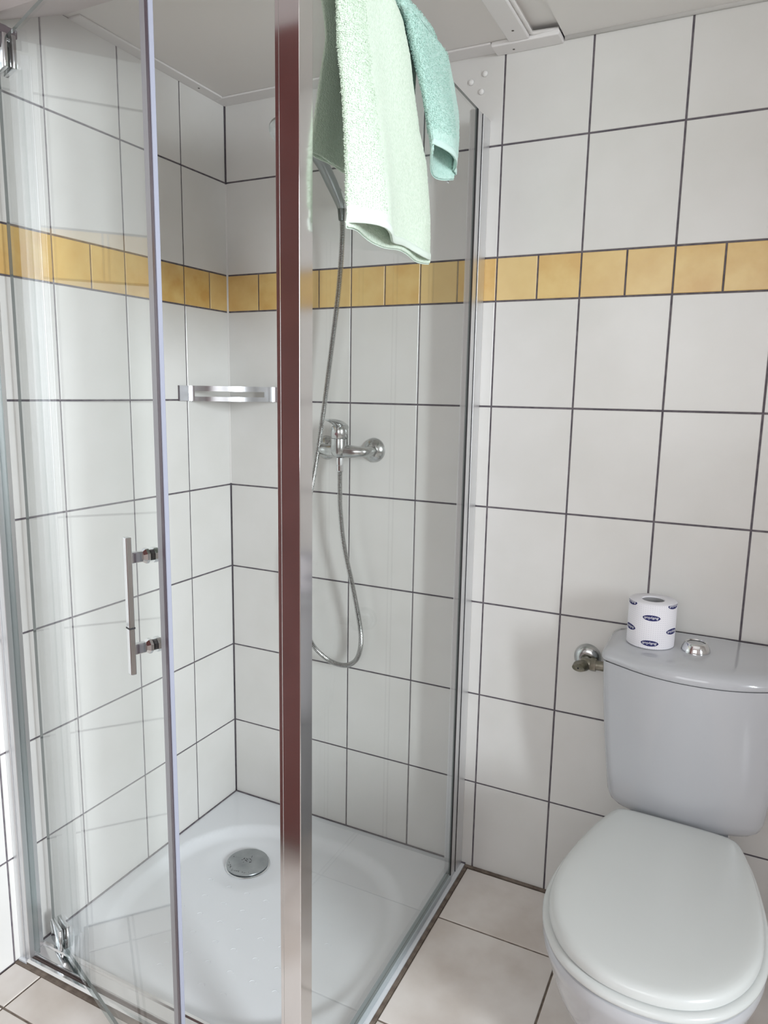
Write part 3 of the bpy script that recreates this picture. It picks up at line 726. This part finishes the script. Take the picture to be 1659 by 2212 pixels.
# ================================================================ TOILET
ta = math.radians(2.7)
FD = Vector((-math.sin(ta), -math.cos(ta), 0)); RD = Vector((math.cos(ta), -math.sin(ta), 0)); TO = Vector((1.338, -0.240, 0))
def TW(a, b, z): return TO+RD*a+FD*b+Vector((0, 0, z))
toilet = thing('toilet', 'white close-coupled toilet with closed lid against the tiled wall', 'toilet', (1.335, -0.35, 0.0))
WPRO = [(0.0, 0.116), (0.05, 0.135), (0.10, 0.149), (0.155, 0.160), (0.21, 0.169), (0.27, 0.1735), (0.32, 0.1725), (0.36, 0.165), (0.395, 0.153), (0.425, 0.1365), (0.45, 0.117), (0.47, 0.093), (0.485, 0.065), (0.494, 0.034), (0.497, 0.0)]
half = [Vector((w_, b, 0)) for b, w_ in WPRO]
hp = catmull(half, 5)
outl = [(p.x, p.y) for p in hp]+[(-p.x, p.y) for p in hp[::-1][1:]]
# rounded back corners, straight back
back = [(-0.116+0.232*k/8, -0.0) for k in range(1, 8)]
outl = outl+back
def grow(pl, d):
    n = len(pl); out = []
    for i in range(n):
        a = Vector(pl[i-1]); b = Vector(pl[(i+1) % n]); t = (b-a)
        t = t.normalized() if t.length > 1e-9 else Vector((1, 0)); nn = Vector((t.y, -t.x))
        p = Vector(pl[i]); c = Vector((0, 0.23))
        if nn.dot(p-c) < 0: nn = -nn
        out.append((p.x+nn.x*d, p.y+nn.y*d))
    return out
def smooth_poly(pl, it=2, keep=None):
    for _ in range(it):
        n = len(pl); pl = [((pl[i-1][0]+2*pl[i][0]+pl[(i+1) % n][0])/4, (pl[i-1][1]+2*pl[i][1]+pl[(i+1) % n][1])/4) for i in range(n)]
    return pl
base = smooth_poly(outl, 4)
def ring(d, z, sx=1.0, sy=1.0, bc=0.20): return [TW(a*sx, bc+(b-bc)*sy, z) for a, b in grow(base, d)]
# lid
bm = bmesh.new(); rs = []
for d, z in ((-0.006, 0.4150), (-0.0005, 0.4165), (0.0, 0.4225), (-0.0012, 0.4285), (-0.0045, 0.4328), (-0.010, 0.4352), (-0.018, 0.4366)): rs.append(ring(d, z))
for k_, z in ((0.85, 0.4376), (0.6, 0.4384), (0.3, 0.4388)): rs.append([TW(a*k_, 0.22+(b-0.22)*k_, z) for a, b in grow(base, -0.018)])
loft(bm, rs); obj('seat_lid', bm, M_lid, toilet, True, 50)
bm = bmesh.new(); rs = []
for d, z in ((-0.01, 0.3985), (0.006, 0.3990), (0.0095, 0.4020), (0.0100, 0.4065), (0.0080, 0.4110), (0.0030, 0.4135), (-0.012, 0.4138)): rs.append(ring(d, z))
loft(bm, rs); obj('seat_ring', bm, M_lid, toilet, True, 50)
for s in (-1, 1):
    bm = bmesh.new(); c = TW(s*0.075, -0.010, 0.409); sweep(bm, [c-RD*0.02, c+RD*0.02], 0.009, 14)
    obj('seat_hinge', bm, M_lid, toilet, True, 40)
# bowl
bm = bmesh.new(); rs = []
for d, z, sx, sy, bc in ((0.0, 0.3975, 1, 1, .2), (0.0065, 0.394, 1, 1, .2), (0.0085, 0.384, 1, 1, .2), (0.006, 0.370, 1, 1, .2), (0.001, 0.357, .995, .995, .2), (0.0, 0.335, 0.975, 0.98, .18), (0.0, 0.30, 0.93, 0.945, .16), (0.0, 0.25, 0.84, 0.87, .13), (0.0, 0.20, 0.735, 0.785, .11), (0.0, 0.15, 0.655, 0.715, .10), (0.0, 0.10, 0.62, 0.68, .10), (0.0, 0.04, 0.62, 0.69, .10), (0, 0.012, 0.66, 0.72, .10), (0, 0.0, 0.67, 0.73, .10)):
    rs.append([TW(a*sx, bc+(b-bc)*sy, z) for a, b in grow(base, d)])
loft(bm, rs)
rs = []
for z, hw in ((0.0, 0.095), (0.20, 0.095), (0.30, 0.100), (0.370, 0.105), (0.387, 0.100)):
    rs.append([Vector((1.340-hw, -0.02, z)), Vector((1.340-hw, -0.27, z)), Vector((1.340+hw, -0.27, z)), Vector((1.340+hw, -0.02, z))])
loft(bm, rs)
obj('bowl', bm, M_cer, toilet, True, 45)
# cistern
def plan(hw, yb, ye, bow, z, r=0.022, n=14, cx=1.345):
    """clockwise outline: back-left -> front-left ... front edge bowed"""
    out = []
    def fy_(u): return ye-bow*(1-abs(u)**2.2)
    out.append((cx-hw+0.006, yb)); out.append((cx-hw, yb-0.006))
    for k in range(5): out.append((cx-hw, yb-0.006+(ye+r-yb+0.006)*(k+1)/6))
    yc = ye+r
    for k in range(6):
        a = PI+PI/2*k/5; out.append((cx-hw+r+r*math.cos(a), yc+r*math.sin(a)))
    for k in range(1, n):
        u = -1+2*k/n
        xx = u*(hw-r); out.append((cx+xx, fy_(u)))
    for k in range(6):
        a = -PI/2+PI/2*k/5; out.append((cx+hw-r+r*math.cos(a), yc+r*math.sin(a)))
    for k in range(5): out.append((cx+hw, yc+(yb-0.006-yc)*(k+1)/6))
    out.append((cx+hw, yb-0.006)); out.append((cx+hw-0.006, yb))
    sp_ = smooth_poly(out, 2)
    return [Vector((x, min(y, yb), z)) for x, y in sp_]
bm = bmesh.new(); rs = []
for z, hw, ye, bow, r in ((0.3880, 0.118, -0.150, 0.022, 0.03), (0.3900, 0.133, -0.163, 0.024, 0.035), (0.3960, 0.146, -0.174, 0.026, 0.035), (0.408, 0.1555, -0.181, 0.028, 0.034), (0.430, 0.1610, -0.187, 0.032, 0.030), (0.48, 0.1655, -0.190, 0.036, 0.026), (0.56, 0.1740, -0.194, 0.042, 0.024), (0.65, 0.1815, -0.198, 0.048, 0.024), (0.7375, 0.1865, -0.202, 0.053, 0.024)):
    rs.append(plan(hw, -0.010, ye, bow, z, r))
loft(bm, rs); obj('cistern', bm, M_cer, toilet, True, 50)
bm = bmesh.new(); rs = []
for z, g in ((0.7400, -0.004), (0.7405, 0.0), (0.745, 0.0018), (0.752, 0.001), (0.759, -0.003), (0.764, -0.009), (0.7672, -0.018), (0.7688, -0.032), (0.7700, -0.055)):
    rs.append(plan(0.1885+g, -0.007, -0.203-g, 0.055, z, 0.026))
loft(bm, rs); obj('cistern_lid', bm, M_cer, toilet, True, 50)
bm = bmesh.new(); box(bm, (1.168, -0.195, 0.7372), (1.522, -0.012, 0.7402)); obj('lid_gap_shade', bm, P('painted_gap_shade', (0.03, 0.02, 0.02), 0.8), toilet)  # solid dark box, shade between cistern and lid put in as colour
bm = bmesh.new(); T = Matrix.Translation((1.342, -0.124, 0.7685))
lathe(bm, [(0.0, 0), (0.0300, 0.0), (0.0302, 0.003), (0.0285, 0.009), (0.0240, 0.0185), (0.0215, 0.0215), (0.0195, 0.0218), (0.0180, 0.0195)], 40, T)
fb = obj('flush_button', bm, M_chrome, toilet, True, 50)
bm = bmesh.new(); lathe(bm, [(0.018, 0.0185), (0.012, 0.0168), (0, 0.0162)], 32, T); obj('push_plate', bm, P('satin_push_plate', (0.55, 0.56, 0.57), 0.25, 0.9), fb, True)
# ================================================================ TOILET ROLL
roll_ = thing('toilet_roll', 'white printed toilet roll standing on the cistern lid left of the flush button', 'toilet roll', (1.248, -0.118, 0.770))
RC = Vector((1.248, -0.118, 0.7702)); RR = 0.0500; RH = 0.100
def papermat():
    mt, nt, b = newmat('dotted_paper')
    uv = nt.nodes.new('ShaderNodeUVMap'); sx = nt.nodes.new('ShaderNodeSeparateXYZ'); nt.links.new(uv.outputs[0], sx.inputs[0])
    def fr_(o_, per_):
        a = nt.nodes.new('ShaderNodeMath'); a.operation = 'DIVIDE'; a.inputs[1].default_value = per_
        f = nt.nodes.new('ShaderNodeMath'); f.operation = 'FRACT'; s = nt.nodes.new('ShaderNodeMath'); s.operation = 'SUBTRACT'; s.inputs[1].default_value = 0.5
        m_ = nt.nodes.new('ShaderNodeMath'); m_.operation = 'MULTIPLY'; m_.inputs[1].default_value = per_
        p_ = nt.nodes.new('ShaderNodeMath'); p_.operation = 'POWER'; p_.inputs[1].default_value = 2
        ab = nt.nodes.new('ShaderNodeMath'); ab.operation = 'ABSOLUTE'
        nt.links.new(o_, a.inputs[0]); nt.links.new(a.outputs[0], f.inputs[0]); nt.links.new(f.outputs[0], s.inputs[0]); nt.links.new(s.outputs[0], m_.inputs[0]); nt.links.new(m_.outputs[0], ab.inputs[0]); nt.links.new(ab.outputs[0], p_.inputs[0]); return p_.outputs[0]
    x = fr_(sx.outputs[0], 0.00475); y = fr_(sx.outputs[1], 0.0045)
    ad = nt.nodes.new('ShaderNodeMath'); ad.operation = 'ADD'; nt.links.new(x, ad.inputs[0]); nt.links.new(y, ad.inputs[1])
    lt = nt.nodes.new('ShaderNodeMath'); lt.operation = 'LESS_THAN'; lt.inputs[1].default_value = 0.00042**2; nt.links.new(ad.outputs[0], lt.inputs[0])
    mi_ = nt.nodes.new('ShaderNodeMix'); mi_.data_type = 'RGBA'; mi_.inputs[6].default_value = (0.80, 0.79, 0.83, 1); mi_.inputs[7].default_value = (0.30, 0.29, 0.38, 1)
    nt.links.new(lt.outputs[0], mi_.inputs[0]); nt.links.new(mi_.outputs[2], b.inputs['Base Color']); b.inputs['Roughness'].default_value = 0.9; return mt
bm = bmesh.new()
lathe(bm, [(0.0235, 0.004), (0.0235, 0.0985), (0.0245, RH), (RR-0.002, RH-0.0004), (RR, RH-0.0025), (RR, 0.0015), (RR-0.002, 0.0), (0.0245, 0.0)], 64, Matrix.Translation(RC), closed=True)
uvl = bm.loops.layers.uv.new('UVMap')
for f in bm.faces:
    c = f.calc_center_median()-RC; am = math.atan2(c.y, c.x)
    side = math.hypot(c.x, c.y) > 0.0495
    for l in f.loops:
        q = l.vert.co-RC; a = math.atan2(q.y, q.x)
        if a-am > PI: a -= 2*PI
        if am-a > PI: a += 2*PI
        l[uvl].uv = (a*RR, q.z) if side else (0, 0)
paper = obj('paper', bm, papermat(), roll_, True, 50)
bm = bmesh.new(); lathe(bm, [(0.0228, 0.003), (0.0228, 0.0975), (0.0234, 0.0975), (0.0234, 0.003)], 48, Matrix.Translation(RC), closed=True); obj('cardboard_core', bm, M_core, roll_, True, 50)
bm = bmesh.new(); lathe(bm, [(0, 0.060), (0.0228, 0.060)], 32, Matrix.Translation(RC)); obj('core_inside', bm, M_core, roll_)
bm = bmesh.new(); aa = -PI/2+0.95
for k in range(1): box(bm, (-0.0008, -0.002, RH-0.001), (0.0075, 0.0012, RH+0.0012), 0.0004, 1, M=Matrix.Translation(RC) @ Matrix.Rotation(aa+0.1, 4, 'Z') @ Matrix.Translation((0.0425, 0, 0)))
obj('paper_end', bm, P('paper_white', (0.8, 0.79, 0.82), 0.9), roll_)
# printed logos (upside down, wrapped on the roll)
fc = bpy.data.curves.new('logo_text', 'FONT'); fc.body = 'BulkySoft'; fc.size = 0.0088; fc.align_x = 'CENTER'; fc.align_y = 'CENTER'; fc.shear = 0.25; fc.offset = 0.00012
fc.resolution_u = 2
fo = bpy.data.objects.new('logo_text', fc); C.objects.link(fo); bpy.context.view_layer.update()
dg = bpy.context.evaluated_depsgraph_get(); tm = bpy.data.meshes.new_from_object(fo.evaluated_get(dg))
bpy.data.objects.remove(fo, do_unlink=True)
wx = max(v.co.x for v in tm.vertices)-min(v.co.x for v in tm.vertices); ks = 0.030/wx
def wrap(bm, ang, zc, rad):
    for v in bm.verts:
        a = ang+v.co.x/RR; z = zc+v.co.y
        v.co = RC+Vector((rad*math.cos(a), rad*math.sin(a), z))
def clipz(bm):
    for zz, no in ((RC.z+RH-0.0012, (0, 0, 1)), (RC.z+0.0012, (0, 0, -1))):
        bmesh.ops.bisect_plane(bm, geom=bm.verts[:]+bm.edges[:]+bm.faces[:], plane_co=(0, 0, zz), plane_no=no, clear_outer=True)
A0 = -PI/2+0.075
for col in range(6):
    ang = A0+col*PI/3; offz = 0.0140 if col % 2 == 0 else 0.0400
    for k in range(2):
        zc = offz+0.0565*k
        if zc > 0.103: continue
        e = bmesh.new(); N_ = 36; cols_ = []
        for i in range(13):
            x = -0.0185+0.037*i/12; hh = 0.0064*math.sqrt(max(0, 1-(x/0.0186)**2))
            cols_.append([e.verts.new((x, -hh+2*hh*j/4, 0)) for j in range(5)])
        for A_, B_ in zip(cols_, cols_[1:]):
            for j in range(4): e.faces.new((A_[j], B_[j], B_[j+1], A_[j+1]))
        wrap(e, ang, zc, RR+0.00022); clipz(e)
        lg = obj('logo', e, M_navy, paper, True); lg['label'] = 'navy oval logo with white lettering'
        tb = bmesh.new(); tb.from_mesh(tm)
        for v in tb.verts: v.co = Vector((-v.co.x*ks, -v.co.y*ks*0.95, 0))
        bmesh.ops.subdivide_edges(tb, edges=[q for q in tb.edges if q.calc_length() > 0.004], cuts=1)
        wrap(tb, ang, zc, RR+0.00042); clipz(tb)
        if len(tb.faces): obj('lettering', tb, M_whiteink, paper)
        else: tb.free()
# ================================================================ ANGLE VALVE
vl = thing('angle_valve', 'small tarnished water valve on the wall left of the cistern', 'valve', (1.095, 0.0, 0.66))
VC = Vector((1.0965, 0.0, 0.671))
bm = bmesh.new(); lathe(bm, [(0, 0), (0.0325, 0), (0.0330, 0.003), (0.0315, 0.011), (0.024, 0.019), (0.012, 0.0215), (0, 0.0195)], 36, Matrix.Translation(VC+Vector((0, -0.0003, 0))) @ RX); obj('wall_rose', bm, M_dullchrome, vl, True, 45)
bm = bmesh.new()
sweep(bm, [VC+Vector((0, -0.012, -0.004)), VC+Vector((0, -0.036, -0.006))], [0.0105, 0.0105], 16)
sweep(bm, [VC+Vector((-0.008, -0.036, -0.006)), VC+Vector((0.014, -0.036, -0.006)), VC+Vector((0.026, -0.036, -0.006))], [0.0145, 0.0140, 0.011], 16)
lathe(bm, [(0, 0), (0.0165, 0), (0.0165, 0.013), (0, 0.013)], 6, Matrix.Translation(VC+Vector((0.014, -0.036, -0.006))) @ Matrix.Rotation(PI/2, 4, 'Y'))
sweep(bm, [VC+Vector((0.026, -0.036, -0.006)), VC+Vector((0.050, -0.036, -0.006)), VC+Vector((0.062, -0.038, -0.006))], [0.012, 0.012, 0.012], 14)
obj('body', bm, M_brass, vl, True, 40)
bm = bmesh.new()
sweep(bm, [VC+Vector((-0.002, -0.044, -0.006)), VC+Vector((-0.005, -0.056, -0.007)), VC+Vector((-0.009, -0.072, -0.008))], [0.014, 0.0175, 0.0145], 18, squash=[(1, .8), (1.15, .75), (1.1, .6)])
lathe(bm, [(0, 0.001), (0.0022, 0.0008), (0.0022, 0)], 10, Matrix.Translation(VC+Vector((-0.009, -0.0722, -0.008))) @ RX, mi=1)
obj('knob', bm, [M_brass, M_black], vl, True, 40)
